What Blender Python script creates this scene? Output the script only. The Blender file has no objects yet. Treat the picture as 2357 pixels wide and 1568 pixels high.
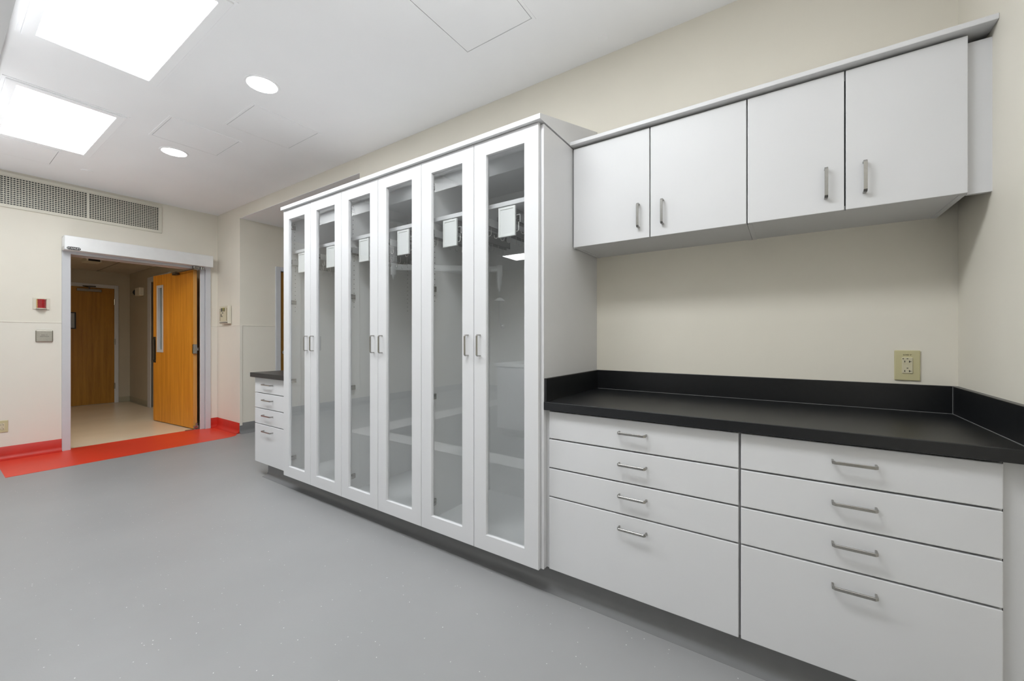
import bpy, bmesh, math, random
from mathutils import Vector, Matrix

random.seed(7)
PI = math.pi
SC = bpy.context.scene
COL = SC.collection

# ------------------------------------------------------------------ camera
YAW = 0.5972
cam_data = bpy.data.cameras.new('camera')
cam_data.sensor_width = 36.0
cam_data.lens = 925.18 / 2357.0 * 36.0
cam_data.shift_y = -4.07 / 2357.0
cam_data.clip_start = 0.02
cam = bpy.data.objects.new('camera', cam_data)
COL.objects.link(cam)
cam.location = (0, 0, 1.2088)
cam.rotation_euler = (PI / 2, 0, YAW - PI / 2)
SC.camera = cam

# ------------------------------------------------------------------ world, exposure, light levels
world = bpy.data.worlds.new('world')
SC.world = world
world.use_nodes = True
world.node_tree.nodes['Background'].inputs[0].default_value = (1, 1, 1, 1)
world.node_tree.nodes['Background'].inputs[1].default_value = 0.0
SC.view_settings.view_transform = 'Standard'
SC.view_settings.look = 'None'
SC.view_settings.exposure = 0.76
SC.view_settings.gamma = 1.0
SC.view_settings.use_curve_mapping = False
TROFFER_POWER = 11.5        # radiance of the ceiling troffers' lenses
DOWNLIGHT_POWER = 9.0
CORRIDOR_POWER = 9.0
# three unseen spots added near the floor, aimed up to brighten the ceiling
for fx, fy, fp, fa in ((0.0, -0.1, 215.0, 90), (-0.30, 2.3, 40.0, 116), (-0.30, 4.8, 60.0, 116)):
    fl = bpy.data.lights.new('ceiling_fill_spot', 'SPOT')
    fl.energy = fp; fl.color = (0.95, 0.98, 1.0); fl.spot_size = math.radians(fa); fl.spot_blend = 1.0; fl.shadow_soft_size = 0.15
    flo = bpy.data.objects.new('ceiling_fill_spot', fl); COL.objects.link(flo)
    flo.location = (fx, fy, 0.30); flo.rotation_euler = (PI, 0, 0)

# ------------------------------------------------------------------ materials
MATS = {}

def new_mat(name):
    m = bpy.data.materials.new(name)
    m.use_nodes = True
    MATS[name] = m
    return m, m.node_tree.nodes, m.node_tree.links, m.node_tree.nodes['Principled BSDF']

def simple(name, col, rough=0.5, metal=0.0, noise=0.03, scale=12.0, bump=0.0, bscale=200.0, spec=None, coat=0.0):
    """procedural paint-like material: base colour with a slight noise, optional fine bump"""
    m, n, l, b = new_mat(name)
    tc = n.new('ShaderNodeTexCoord')
    nz = n.new('ShaderNodeTexNoise'); nz.inputs['Scale'].default_value = scale; nz.inputs['Detail'].default_value = 3
    l.new(tc.outputs['Object'], nz.inputs['Vector'])
    rp = n.new('ShaderNodeValToRGB')
    rp.color_ramp.elements[0].position = 0.3; rp.color_ramp.elements[1].position = 0.7
    rp.color_ramp.elements[0].color = tuple(c * (1 - noise) for c in col) + (1,)
    rp.color_ramp.elements[1].color = tuple(min(1, c * (1 + noise)) for c in col) + (1,)
    l.new(nz.outputs['Fac'], rp.inputs['Fac']); l.new(rp.outputs['Color'], b.inputs['Base Color'])
    b.inputs['Roughness'].default_value = rough
    b.inputs['Metallic'].default_value = metal
    if spec is not None: b.inputs['Specular IOR Level'].default_value = spec
    if coat: b.inputs['Coat Weight'].default_value = coat; b.inputs['Coat Roughness'].default_value = 0.15
    if bump:
        n2 = n.new('ShaderNodeTexNoise'); n2.inputs['Scale'].default_value = bscale; n2.inputs['Detail'].default_value = 2
        l.new(tc.outputs['Object'], n2.inputs['Vector'])
        bp = n.new('ShaderNodeBump'); bp.inputs['Strength'].default_value = bump; bp.inputs['Distance'].default_value = 0.002
        l.new(n2.outputs['Fac'], bp.inputs['Height']); l.new(bp.outputs['Normal'], b.inputs['Normal'])
    return m

def emit(name, col, strength):
    m, n, l, b = new_mat(name)
    b.inputs['Base Color'].default_value = (0.8, 0.8, 0.8, 1)
    b.inputs['Emission Color'].default_value = col + (1,)
    b.inputs['Emission Strength'].default_value = strength
    return m

def wood(name, dark, light, rough=0.4):
    m, n, l, b = new_mat(name)
    tc = n.new('ShaderNodeTexCoord')
    mp = n.new('ShaderNodeMapping'); mp.inputs['Scale'].default_value = (14, 14, 0.7)
    l.new(tc.outputs['Object'], mp.inputs['Vector'])
    n1 = n.new('ShaderNodeTexNoise'); n1.inputs['Scale'].default_value = 1.6; n1.inputs['Detail'].default_value = 6; n1.inputs['Roughness'].default_value = 0.6
    l.new(mp.outputs['Vector'], n1.inputs['Vector'])
    mp2 = n.new('ShaderNodeMapping'); mp2.inputs['Scale'].default_value = (90, 90, 5)
    l.new(tc.outputs['Object'], mp2.inputs['Vector'])
    n2 = n.new('ShaderNodeTexNoise'); n2.inputs['Scale'].default_value = 2.0; n2.inputs['Detail'].default_value = 4
    l.new(mp2.outputs['Vector'], n2.inputs['Vector'])
    mx = n.new('ShaderNodeMath'); mx.operation = 'MULTIPLY_ADD'; mx.inputs[1].default_value = 0.35
    l.new(n2.outputs['Fac'], mx.inputs[0]); l.new(n1.outputs['Fac'], mx.inputs[2])
    rp = n.new('ShaderNodeValToRGB')
    rp.color_ramp.elements[0].position = 0.45; rp.color_ramp.elements[0].color = dark + (1,)
    rp.color_ramp.elements[1].position = 0.85; rp.color_ramp.elements[1].color = light + (1,)
    l.new(mx.outputs[0], rp.inputs['Fac']); l.new(rp.outputs['Color'], b.inputs['Base Color'])
    b.inputs['Roughness'].default_value = rough
    return m

def glass(name, tint=(0.965, 0.97, 0.97), gain=2.6):
    """thin pane: clear transmission with a Fresnel reflection on the outward faces"""
    m, n, l, b = new_mat(name)
    n.remove(b)
    out = n['Material Output']
    tr = n.new('ShaderNodeBsdfTransparent'); tr.inputs[0].default_value = tint + (1,)
    gl = n.new('ShaderNodeBsdfGlossy'); gl.inputs['Roughness'].default_value = 0.0
    gl.inputs[0].default_value = (1, 1, 1, 1)
    fr = n.new('ShaderNodeFresnel'); fr.inputs[0].default_value = 1.5
    ge = n.new('ShaderNodeNewGeometry')
    inv = n.new('ShaderNodeMath'); inv.operation = 'SUBTRACT'; inv.inputs[0].default_value = 1.0
    l.new(ge.outputs['Backfacing'], inv.inputs[1])
    mu = n.new('ShaderNodeMath'); mu.operation = 'MULTIPLY'; mu.inputs[1].default_value = gain
    l.new(fr.outputs[0], mu.inputs[0])
    mu2 = n.new('ShaderNodeMath'); mu2.operation = 'MULTIPLY'; mu2.use_clamp = True
    l.new(mu.outputs[0], mu2.inputs[0]); l.new(inv.outputs[0], mu2.inputs[1])
    mix = n.new('ShaderNodeMixShader')
    l.new(mu2.outputs[0], mix.inputs[0]); l.new(tr.outputs[0], mix.inputs[1]); l.new(gl.outputs[0], mix.inputs[2])
    l.new(mix.outputs[0], out.inputs[0])
    return m

def floor_mat(name, col, fleck, rough=0.42, amount=0.62):
    m, n, l, b = new_mat(name)
    tc = n.new('ShaderNodeTexCoord')
    nz = n.new('ShaderNodeTexNoise'); nz.inputs['Scale'].default_value = 1.3; nz.inputs['Detail'].default_value = 4
    l.new(tc.outputs['Object'], nz.inputs['Vector'])
    rp = n.new('ShaderNodeValToRGB')
    rp.color_ramp.elements[0].position = 0.3; rp.color_ramp.elements[0].color = tuple(c * 0.95 for c in col) + (1,)
    rp.color_ramp.elements[1].position = 0.7; rp.color_ramp.elements[1].color = tuple(c * 1.05 for c in col) + (1,)
    l.new(nz.outputs['Fac'], rp.inputs['Fac'])
    vo = n.new('ShaderNodeTexVoronoi'); vo.inputs['Scale'].default_value = 42.0
    l.new(tc.outputs['Object'], vo.inputs['Vector'])
    lt = n.new('ShaderNodeMath'); lt.operation = 'LESS_THAN'; lt.inputs[1].default_value = 0.085
    l.new(vo.outputs['Distance'], lt.inputs[0])
    sep = n.new('ShaderNodeSeparateColor'); l.new(vo.outputs['Color'], sep.inputs[0])
    gt = n.new('ShaderNodeMath'); gt.operation = 'GREATER_THAN'; gt.inputs[1].default_value = amount
    l.new(sep.outputs[0], gt.inputs[0])
    mu = n.new('ShaderNodeMath'); mu.operation = 'MULTIPLY'
    l.new(lt.outputs[0], mu.inputs[0]); l.new(gt.outputs[0], mu.inputs[1])
    mul = n.new('ShaderNodeMath'); mul.operation = 'MULTIPLY'
    l.new(mu.outputs[0], mul.inputs[0]); l.new(sep.outputs[1], mul.inputs[1])
    mix = n.new('ShaderNodeMix'); mix.data_type = 'RGBA'
    l.new(mul.outputs[0], mix.inputs['Factor'])
    l.new(rp.outputs['Color'], mix.inputs[6]); mix.inputs[7].default_value = fleck + (1,)
    l.new(mix.outputs[2], b.inputs['Base Color'])
    b.inputs['Roughness'].default_value = rough
    n2 = n.new('ShaderNodeTexNoise'); n2.inputs['Scale'].default_value = 160.0
    l.new(tc.outputs['Object'], n2.inputs['Vector'])
    bp = n.new('ShaderNodeBump'); bp.inputs['Strength'].default_value = 0.12; bp.inputs['Distance'].default_value = 0.002
    l.new(n2.outputs['Fac'], bp.inputs['Height']); l.new(bp.outputs['Normal'], b.inputs['Normal'])
    return m

M_WALL = simple('wall_paint', (0.79, 0.75, 0.66), 0.55, noise=0.015, scale=3, bump=0.05, bscale=300)
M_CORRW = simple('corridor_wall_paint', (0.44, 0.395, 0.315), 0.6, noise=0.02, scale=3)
M_WAINS = simple('wall_protection_sheet', (0.80, 0.765, 0.685), 0.4, noise=0.012, scale=3, bump=0.08, bscale=400)
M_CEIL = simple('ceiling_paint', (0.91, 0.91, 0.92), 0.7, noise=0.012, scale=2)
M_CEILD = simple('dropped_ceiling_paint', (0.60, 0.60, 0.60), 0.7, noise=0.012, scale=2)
M_CAB = simple('white_laminate', (0.68, 0.68, 0.695), 0.42, noise=0.008, scale=5)
M_CABIN = simple('cabinet_interior_laminate', (0.78, 0.785, 0.785), 0.5, noise=0.008, scale=5)
M_EDGE = simple('edge_band', (0.80, 0.80, 0.80), 0.35, noise=0.005)
M_COUNTER = simple('black_epoxy_resin', (0.007, 0.0075, 0.009), 0.32, noise=0.15, scale=60, bump=0.06, spec=0.5, bscale=500)
M_SEAL = simple('sealant', (0.16, 0.16, 0.16), 0.5)
M_STEEL = simple('brushed_nickel', (0.40, 0.39, 0.37), 0.26, metal=1.0, noise=0.05, scale=80)
M_CHROME = simple('chrome', (0.75, 0.75, 0.74), 0.15, metal=1.0, noise=0.02)
M_STAIN = simple('stainless_plate', (0.42, 0.40, 0.35), 0.34, metal=1.0, noise=0.05, scale=60)
M_FRAME = simple('grey_painted_steel', (0.60, 0.61, 0.64), 0.4, noise=0.01)
M_HEAD = simple('anodised_aluminium', (0.80, 0.805, 0.81), 0.38, metal=0.25, noise=0.02)
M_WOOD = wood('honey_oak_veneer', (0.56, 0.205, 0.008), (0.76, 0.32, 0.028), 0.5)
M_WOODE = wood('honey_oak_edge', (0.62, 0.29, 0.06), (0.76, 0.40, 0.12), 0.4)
M_WOOD2 = wood('dark_oak_veneer', (0.28, 0.115, 0.006), (0.42, 0.20, 0.018), 0.4)  # darker oak tone for the alcove and corridor doors
M_FLOOR = floor_mat('grey_sheet_floor', (0.30, 0.30, 0.302), (0.80, 0.80, 0.80))
M_FLOORL = floor_mat('pale_grey_sheet_floor', (0.80, 0.80, 0.80), (0.85, 0.85, 0.85))
M_FLOORD = floor_mat('dark_grey_sheet_floor', (0.13, 0.13, 0.135), (0.5, 0.5, 0.5))
M_RED = floor_mat('red_sheet_floor', (0.72, 0.050, 0.022), (0.78, 0.16, 0.12), 0.4, 0.9)
M_CORRF = floor_mat('beige_tile_floor', (0.78, 0.68, 0.52), (0.80, 0.72, 0.60), 0.22, 0.9)
M_BASEG = simple('grey_cove_base', (0.20, 0.20, 0.205), 0.42, noise=0.03)
M_BASER = simple('red_cove_base', (0.56, 0.022, 0.010), 0.45, noise=0.03)
M_BASEC = simple('olive_cove_base', (0.30, 0.28, 0.21), 0.5, noise=0.03)
M_WHITE = simple('white_plastic', (0.82, 0.83, 0.82), 0.35, noise=0.005)
M_IVORY = simple('ivory_plastic', (0.58, 0.53, 0.31), 0.35, noise=0.01)
M_IVORY2 = simple('pale_ivory_plastic', (0.64, 0.59, 0.42), 0.35, noise=0.01)
M_CREAM = simple('cream_plastic', (0.70, 0.66, 0.55), 0.4, noise=0.01)
M_DARK = simple('black_plastic', (0.012, 0.012, 0.012), 0.4)
M_DARKG = simple('dark_cavity', (0.008, 0.008, 0.008), 0.7)
M_BRONZE = simple('dark_bronze', (0.10, 0.085, 0.06), 0.35, metal=0.8)
M_GRILLE = simple('cream_grille_paint', (0.70, 0.67, 0.58), 0.45, noise=0.01)
M_REDLENS = simple('red_lens', (0.36, 0.008, 0.012), 0.2, noise=0.15, scale=60, coat=0.6)
M_AMBER = simple('amber_lens', (0.62, 0.38, 0.12), 0.2)
M_YELLOW = simple('yellow_display', (0.62, 0.60, 0.12), 0.35)
M_WIRE = simple('pale_wire', (0.74, 0.74, 0.72), 0.3, metal=0.3)
M_RAIL = simple('grey_rail_steel', (0.33, 0.335, 0.335), 0.45, noise=0.02)
M_PAPER = simple('white_card', (0.80, 0.81, 0.81), 0.6, noise=0.004)
M_TROFF = emit('troffer_lens', (0.95, 0.985, 1.0), TROFFER_POWER)
M_DOWN = emit('downlight_lens', (0.95, 0.985, 1.0), DOWNLIGHT_POWER)
M_CORRL = emit('corridor_fill_lens', (1.0, 0.9, 0.75), CORRIDOR_POWER)
M_GLASS = glass('cabinet_glass')
M_GLASS2 = glass('door_vision_glass', (0.80, 0.86, 0.84), 1.8)
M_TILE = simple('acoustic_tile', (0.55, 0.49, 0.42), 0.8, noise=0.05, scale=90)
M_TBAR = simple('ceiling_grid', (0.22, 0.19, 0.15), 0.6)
M_SIGN = simple('grey_sign', (0.30, 0.32, 0.33), 0.4)

# ------------------------------------------------------------------ helpers
def BM(): return bmesh.new()

def add_box(bm, x0, x1, y0, y1, z0, z1, bev=0.0, seg=2):
    if x0 > x1: x0, x1 = x1, x0
    if y0 > y1: y0, y1 = y1, y0
    if z0 > z1: z0, z1 = z1, z0
    r = bmesh.ops.create_cube(bm, size=1.0)
    vs = r['verts']
    for v in vs:
        v.co = Vector(((x0 + x1) / 2 + v.co.x * (x1 - x0), (y0 + y1) / 2 + v.co.y * (y1 - y0), (z0 + z1) / 2 + v.co.z * (z1 - z0)))
    if bev > 0:
        es = list({e for v in vs for e in v.link_edges})
        bmesh.ops.bevel(bm, geom=es, offset=min(bev, 0.45 * min(x1 - x0, y1 - y0, z1 - z0)), segments=seg, profile=0.5, affect='EDGES')
    return bm

def B(x0, x1, y0, y1, z0, z1, bev=0.0, seg=2):
    return add_box(BM(), x0, x1, y0, y1, z0, z1, bev, seg)

def add_cyl(bm, p0, p1, r0, r1=None, n=20, cap=True):
    p0 = Vector(p0); p1 = Vector(p1)
    if r1 is None: r1 = r0
    d = (p1 - p0); L = d.length
    q = Vector((0, 0, 1)).rotation_difference(d.normalized()).to_matrix().to_4x4()
    mat = Matrix.Translation((p0 + p1) / 2) @ q
    bmesh.ops.create_cone(bm, cap_ends=cap, cap_tris=False, segments=n, radius1=r0, radius2=r1, depth=L, matrix=mat)
    return bm

def add_tube(bm, pts, r, n=8):
    """round bar swept along a polyline"""
    pts = [Vector(p) for p in pts]
    rings = []
    up = None
    for i, p in enumerate(pts):
        if i == 0: t = pts[1] - p
        elif i == len(pts) - 1: t = p - pts[i - 1]
        else: t = (pts[i + 1] - p).normalized() + (p - pts[i - 1]).normalized()
        t.normalize()
        if up is None:
            up = t.orthogonal().normalized()
        else:
            up = (up - t * up.dot(t)).normalized()
        s = t.cross(up)
        rings.append([bm.verts.new(p + (up * math.cos(a) + s * math.sin(a)) * r) for a in [2 * PI * k / n for k in range(n)]])
    for a, b in zip(rings, rings[1:]):
        for k in range(n):
            bm.faces.new((a[k], a[(k + 1) % n], b[(k + 1) % n], b[k]))
    bm.faces.new(list(reversed(rings[0]))); bm.faces.new(rings[-1])
    return bm

def add_prism(bm, poly, axis, a0, a1):
    """extrude a 2-D polygon along an axis; poly gives the two other coordinates in axis order"""
    def mk(p, a):
        if axis == 'x': return Vector((a, p[0], p[1]))
        if axis == 'y': return Vector((p[0], a, p[1]))
        return Vector((p[0], p[1], a))
    A = [bm.verts.new(mk(p, a0)) for p in poly]
    Bv = [bm.verts.new(mk(p, a1)) for p in poly]
    n = len(poly)
    fs = [bm.faces.new(A), bm.faces.new(Bv)]
    for i in range(n):
        fs.append(bm.faces.new((A[i], A[(i + 1) % n], Bv[(i + 1) % n], Bv[i])))
    bmesh.ops.recalc_face_normals(bm, faces=fs)
    return bm

def add_ring_frame(bm, axis, a0, a1, u0, u1, v0, v1, w, bev=0.0):
    """rectangular frame lying across an axis ('x' -> u=y v=z, 'y' -> u=x v=z, 'z' -> u=x v=y); w = width or (left,right,bottom,top)"""
    wl, wr, wb, wt = (w, w, w, w) if not isinstance(w, tuple) else w
    O = [(u0, v0), (u1, v0), (u1, v1), (u0, v1)]
    I = [(u0 + wl, v0 + wb), (u1 - wr, v0 + wb), (u1 - wr, v1 - wt), (u0 + wl, v1 - wt)]
    def mk(p, a):
        if axis == 'x': return Vector((a, p[0], p[1]))
        if axis == 'y': return Vector((p[0], a, p[1]))
        return Vector((p[0], p[1], a))
    V = {}
    for k, a in (('f', a0), ('b', a1)):
        V['O' + k] = [bm.verts.new(mk(p, a)) for p in O]
        V['I' + k] = [bm.verts.new(mk(p, a)) for p in I]
    fs = []
    for i in range(4):
        j = (i + 1) % 4
        fs.append(bm.faces.new((V['Of'][i], V['Of'][j], V['If'][j], V['If'][i])))
        fs.append(bm.faces.new((V['Ob'][j], V['Ob'][i], V['Ib'][i], V['Ib'][j])))
        fs.append(bm.faces.new((V['Of'][j], V['Of'][i], V['Ob'][i], V['Ob'][j])))
        fs.append(bm.faces.new((V['If'][i], V['If'][j], V['Ib'][j], V['Ib'][i])))
    bmesh.ops.recalc_face_normals(bm, faces=fs)
    if bev > 0:
        es = set()
        for key in ('O', 'I'):
            for k in ('f',):
                vs = V[key + k]
                for i in range(4):
                    e = bm.edges.get((vs[i], vs[(i + 1) % 4]))
                    if e: es.add(e)
        bmesh.ops.bevel(bm, geom=list(es), offset=bev, segments=2, profile=0.5, affect='EDGES')
    return bm

def wloc(o):
    v = Vector((0, 0, 0))
    while o is not None:
        v += Vector(o.location); o = o.parent
    return v

def obj(name, bm, mat, parent=None, smooth=False, origin=None):
    """link ONE mesh object; vertices are given in world coordinates"""
    me = bpy.data.meshes.new(name)
    base = wloc(parent) if parent is not None else Vector((0, 0, 0))
    org = Vector(origin) if origin is not None else base
    if org.length > 0:
        bmesh.ops.translate(bm, verts=bm.verts, vec=-org)
    bm.to_mesh(me); bm.free()
    for m in (mat if isinstance(mat, (list, tuple)) else [mat]): me.materials.append(m)
    if smooth:
        for p in me.polygons: p.use_smooth = True
    o = bpy.data.objects.new(name, me)
    COL.objects.link(o)
    if parent is not None:
        o.parent = parent
    o.location = org - base
    return o

def auto_smooth(o, ang=40):
    me = o.data
    for p in me.polygons: p.use_smooth = True
    bm = bmesh.new(); bm.from_mesh(me)
    for e in bm.edges:
        if len(e.link_faces) == 2 and e.calc_face_angle(0) > math.radians(ang): e.smooth = False
    bm.to_mesh(me); bm.free()
    return o

def tag(o, label, cat, group=None):
    o['label'] = label; o['category'] = cat
    if group: o['group'] = group
    return o

def thing(name, label, cat, loc, group=None):
    o = bpy.data.objects.new(name, None)
    COL.objects.link(o)
    o.empty_display_size = 0.1
    o.location = loc
    return tag(o, label, cat, group)

def struct(name, bm, mat, parent=None, **k):
    o = obj(name, bm, mat, parent, **k)
    if parent is None: o['kind'] = 'structure'
    return o

def struct_root(name, loc):
    o = bpy.data.objects.new(name, None); COL.objects.link(o); o.location = loc; o['kind'] = 'structure'
    return o

def stuff(o):
    o['kind'] = 'stuff'; return o

def share(src, name, parent, location):
    o = src.copy(); o.name = name
    COL.objects.link(o); o.parent = parent; o.location = location
    return o

def text_bm(s, size, extrude=0.0004):
    cu = bpy.data.curves.new('lettering', 'FONT')
    cu.body = s; cu.size = size; cu.extrude = extrude; cu.align_x = 'CENTER'; cu.align_y = 'CENTER'
    cu.resolution_u = 3
    t = bpy.data.objects.new('lettering', cu); COL.objects.link(t)
    bpy.context.view_layer.update()
    dg = bpy.context.evaluated_depsgraph_get()
    me = bpy.data.meshes.new_from_object(t.evaluated_get(dg))
    bm = bmesh.new(); bm.from_mesh(me)
    bpy.data.objects.remove(t); bpy.data.curves.remove(cu); bpy.data.meshes.remove(me)
    return bm

def place_text(bm, centre, facing, sx=1.0):
    """letters in the XY plane -> stand them on a wall; facing '-x' or '-y' """
    if facing == '-y':
        R = Matrix(((sx, 0, 0), (0, 0, -1), (0, 1, 0)))
    elif facing == '-x':
        R = Matrix(((0, 0, -1), (-sx, 0, 0), (0, 1, 0)))
    bmesh.ops.transform(bm, matrix=Matrix.Translation(centre) @ R.to_4x4(), verts=bm.verts)
    return bm

# ------------------------------------------------------------------ main dimensions
W = 2.287          # plane of the cabinet wall
YF = 6.4385        # plane of the far wall with the doorway
YR = -0.560        # plane of the right end wall
XL = -4.2          # left wall
ZC = 2.895         # ceiling
ZD = 2.745         # dropped ceiling
XD = 0.242
YA = 5.754         # alcove far wall
YN = 3.263         # alcove near edge
ZA = 2.745         # alcove ceiling

# ================================================================== SETTING
b = BM(); add_box(b, XL, 4.3, YR - 0.14, 6.5, -0.1, 0)
struct('floor', b, M_FLOOR)
b = BM(); add_box(b, -4.0, 4.3, 6.5, 10.7, -0.1, 0)
struct('floor_corridor', b, M_CORRF)
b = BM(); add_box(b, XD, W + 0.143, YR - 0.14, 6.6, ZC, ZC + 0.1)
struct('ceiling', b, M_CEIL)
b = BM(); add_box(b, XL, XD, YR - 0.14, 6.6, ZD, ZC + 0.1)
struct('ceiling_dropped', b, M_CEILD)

# cabinet wall with the alcove opening
b = BM()
add_box(b, W, W + 0.143, YR - 0.14, YN, 0, ZC)
add_box(b, W, W + 0.143, YN, YA, ZA + 0.004, ZC)
add_box(b, W, W + 0.143, YA, YF, 0, ZC)
struct('wall_cabinet_side', b, M_WALL)
# far wall with the doorway
b = BM()
add_box(b, XL, 0.90, YF, YF + 0.15, 0, ZC)
add_box(b, 2.15, W + 0.143, YF, YF + 0.15, 0, ZC)
add_box(b, 0.90, 2.15, YF, YF + 0.15, 2.16, ZC)
struct('wall_far', b, M_WALL)
struct('wall_right', B(XL, W, YR - 0.14, YR, 0, ZC), M_WALL)
struct('wall_left', B(XL - 0.14, XL, YR - 0.14, YF + 0.15, 0, ZC), M_WALL)
# alcove
b = BM()
add_box(b, W + 0.143, 2.775, YA, YA + 0.14, 0, ZA)
add_box(b, 3.70, 4.3, YA, YA + 0.14, 0, ZA)
add_box(b, 2.775, 3.70, YA, YA + 0.14, 2.15, ZA)
struct('wall_alcove_far', b, M_WALL)
struct('wall_alcove_near', B(W + 0.143, 4.3, YN - 0.14, YN, 0, ZA), M_WALL)
struct('wall_alcove_back', B(4.3, 4.44, YN - 0.14, YA + 0.14, 0, ZA), M_WALL)
struct('ceiling_alcove', B(W + 0.0005, 4.44, YN, YA, ZA, ZA + 0.004), M_CEIL)
# corridor beyond the doorway
YC = 10.49; XC = 2.274; ZK = 2.455
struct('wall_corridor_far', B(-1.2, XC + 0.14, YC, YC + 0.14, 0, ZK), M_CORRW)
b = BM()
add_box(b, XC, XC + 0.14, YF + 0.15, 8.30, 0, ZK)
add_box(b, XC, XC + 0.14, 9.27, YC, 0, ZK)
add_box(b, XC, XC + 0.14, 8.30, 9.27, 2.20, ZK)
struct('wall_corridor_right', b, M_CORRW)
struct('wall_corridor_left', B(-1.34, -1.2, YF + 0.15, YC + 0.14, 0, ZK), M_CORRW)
cc = struct_root('ceiling_corridor', (0.5, 8.5, ZK))
xs = [-1.2, -0.62, -0.01, 0.60, 1.21, 1.82, XC]
ys = [YF + 0.15, 7.39, 8.0, 8.61, 9.22, 9.83, YC]
tl = None
for i in range(6):
    for j in range(6):
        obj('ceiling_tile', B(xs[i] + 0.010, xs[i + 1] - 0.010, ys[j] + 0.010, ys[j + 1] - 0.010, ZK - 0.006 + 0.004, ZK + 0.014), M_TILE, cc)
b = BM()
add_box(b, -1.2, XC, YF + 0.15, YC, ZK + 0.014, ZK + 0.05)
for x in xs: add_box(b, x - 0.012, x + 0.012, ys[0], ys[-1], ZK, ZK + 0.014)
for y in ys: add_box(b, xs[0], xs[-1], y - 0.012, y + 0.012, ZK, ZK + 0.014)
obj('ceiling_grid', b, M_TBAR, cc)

# cove bases: profile (distance from the wall, height)
def cove_profile(h, r=0.045, t=0.004):
    p = [(0, h), (t * 0.6, h), (t, h - 0.002), (t, r + t)]
    for k in range(1, 7):
        a = PI / 2 * k / 6
        p.append((t + r - r * math.cos(a), t + r - r * math.sin(a)))
    p += [(t + r + 0.012, 0.0012), (t + r + 0.012, 0.0), (0, 0.0)]
    return p

def cove(name, mat, axis, wall, sgn, a0, a1, h=0.133, r=0.045, z0=0.0):
    b = BM()
    poly = [(wall + sgn * d, z + z0) for d, z in cove_profile(h, r)]
    add_prism(b, poly, axis, a0, a1)   # axis 'x': poly=(y,z); axis 'y': poly=(x,z)
    o = struct(name, b, mat)
    return auto_smooth(o)

cove('baseboard_far_left', M_BASER, 'x', YF, -1, 0.412, 0.851)
cove('baseboard_far', M_BASEG, 'x', YF, -1, XL, 0.412)
cove('baseboard_far_right', M_BASER, 'x', YF, -1, 2.203, W)
cove('baseboard_side', M_BASER, 'y', W, -1, YA, YF)
cove('baseboard_alcove', M_BASEG, 'x', YA, -1, W - 0.004, 2.715)
cove('baseboard_corridor_far', M_BASEC, 'x', YC, -1, 2.12, XC, 0.10, 0.012)
cove('baseboard_corridor_right', M_BASEC, 'y', XC, -1, 9.36, YC, 0.10, 0.012)
cove('baseboard_left', M_BASEG, 'y', XL, 1, YR, YF)

# red floor strip in front of the doorway, with its rounded end
pts = [(0.412, 5.60), (2.10, 5.628), (2.15, 5.638), (2.20, 5.662), (2.232, 5.70), (2.245, YA), (2.245, YF - 0.03), (2.14, YF - 0.02), (2.093, 6.50), (0.916, 6.50), (0.86, YF - 0.02), (0.412, YF - 0.03)]
b = BM(); add_prism(b, pts, 'z', -0.0005, 0.0016)
struct('floor_red_strip', b, M_RED)
# pale border and darker field laid into the grey floor, left of the camera
b = BM(); add_ring_frame(b, 'z', 0.0014, -0.0005, -3.3, 0.14, -0.30, 4.75, (0.42, 0.27, 0.42, 0.42))
struct('floor_inlay_border', b, M_FLOORL)
struct('floor_inlay_field', B(-2.88, -0.13, 0.12, 4.33, -0.0005, 0.0014), M_FLOORD)

# wall-protection sheets below the seam, with a fine cap strip
ZW = 1.378
def wains(name, x0, x1, y0, y1):
    struct(name, B(x0, x1, y0, y1, 0.10, ZW, 0.001, 1), M_WAINS)
wains('trim_1', XL, 0.851, YF - 0.002, YF)
wains('trim_2', 2.203, W - 0.002, YF - 0.002, YF)
wains('trim_3', W - 0.002, W, YA - 0.002, YF - 0.002)
wains('trim_4', W + 0.032, 2.717, YA - 0.002, YA)
wains('trim_5', W - 0.002, W + 0.028, YA - 0.007, YA)
def cap(name, x0, x1, y0, y1):
    struct(name, B(x0, x1, y0, y1, ZW - 0.002, ZW + 0.006, 0.001, 1), M_WAINS)
cap('trim_6', XL, 0.851, YF - 0.006, YF)
cap('trim_7', 2.203, W - 0.006, YF - 0.006, YF)
cap('trim_8', W - 0.006, W, YA - 0.006, YF)
cap('trim_9', W, 2.717, YA - 0.006, YA)

# ------------------------------------------------------------------ doorway frame
fr = struct_root('trim_10', (1.5, YF, 0)); fr['label'] = 'grey steel frame of the open doorway'
b = BM()
add_box(b, 0.851, 0.916, YF - 0.018, YF + 0.02, 0, 2.19, 0.003)
add_box(b, 0.880, 0.916, YF + 0.0, YF + 0.17, 0, 2.14, 0.002)
obj('jamb', b, M_FRAME, fr)
b = BM()
add_box(b, 2.145, 2.203, YF - 0.018, YF + 0.02, 0, 2.19, 0.003)
add_box(b, 2.093, 2.142, YF + 0.004, YF + 0.030, 0, 2.14, 0.003)
add_box(b, 2.138, 2.15, YF + 0.010, YF + 0.03, 0, 2.19)
obj('jamb', b, M_FRAME, fr)
b = BM()
add_box(b, 0.851, 2.203, YF - 0.016, YF + 0.02, 2.128, 2.19, 0.003)
add_box(b, 0.916, 2.093, YF + 0.0, YF + 0.17, 2.128, 2.16, 0.002)
obj('head', b, M_FRAME, fr)

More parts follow.
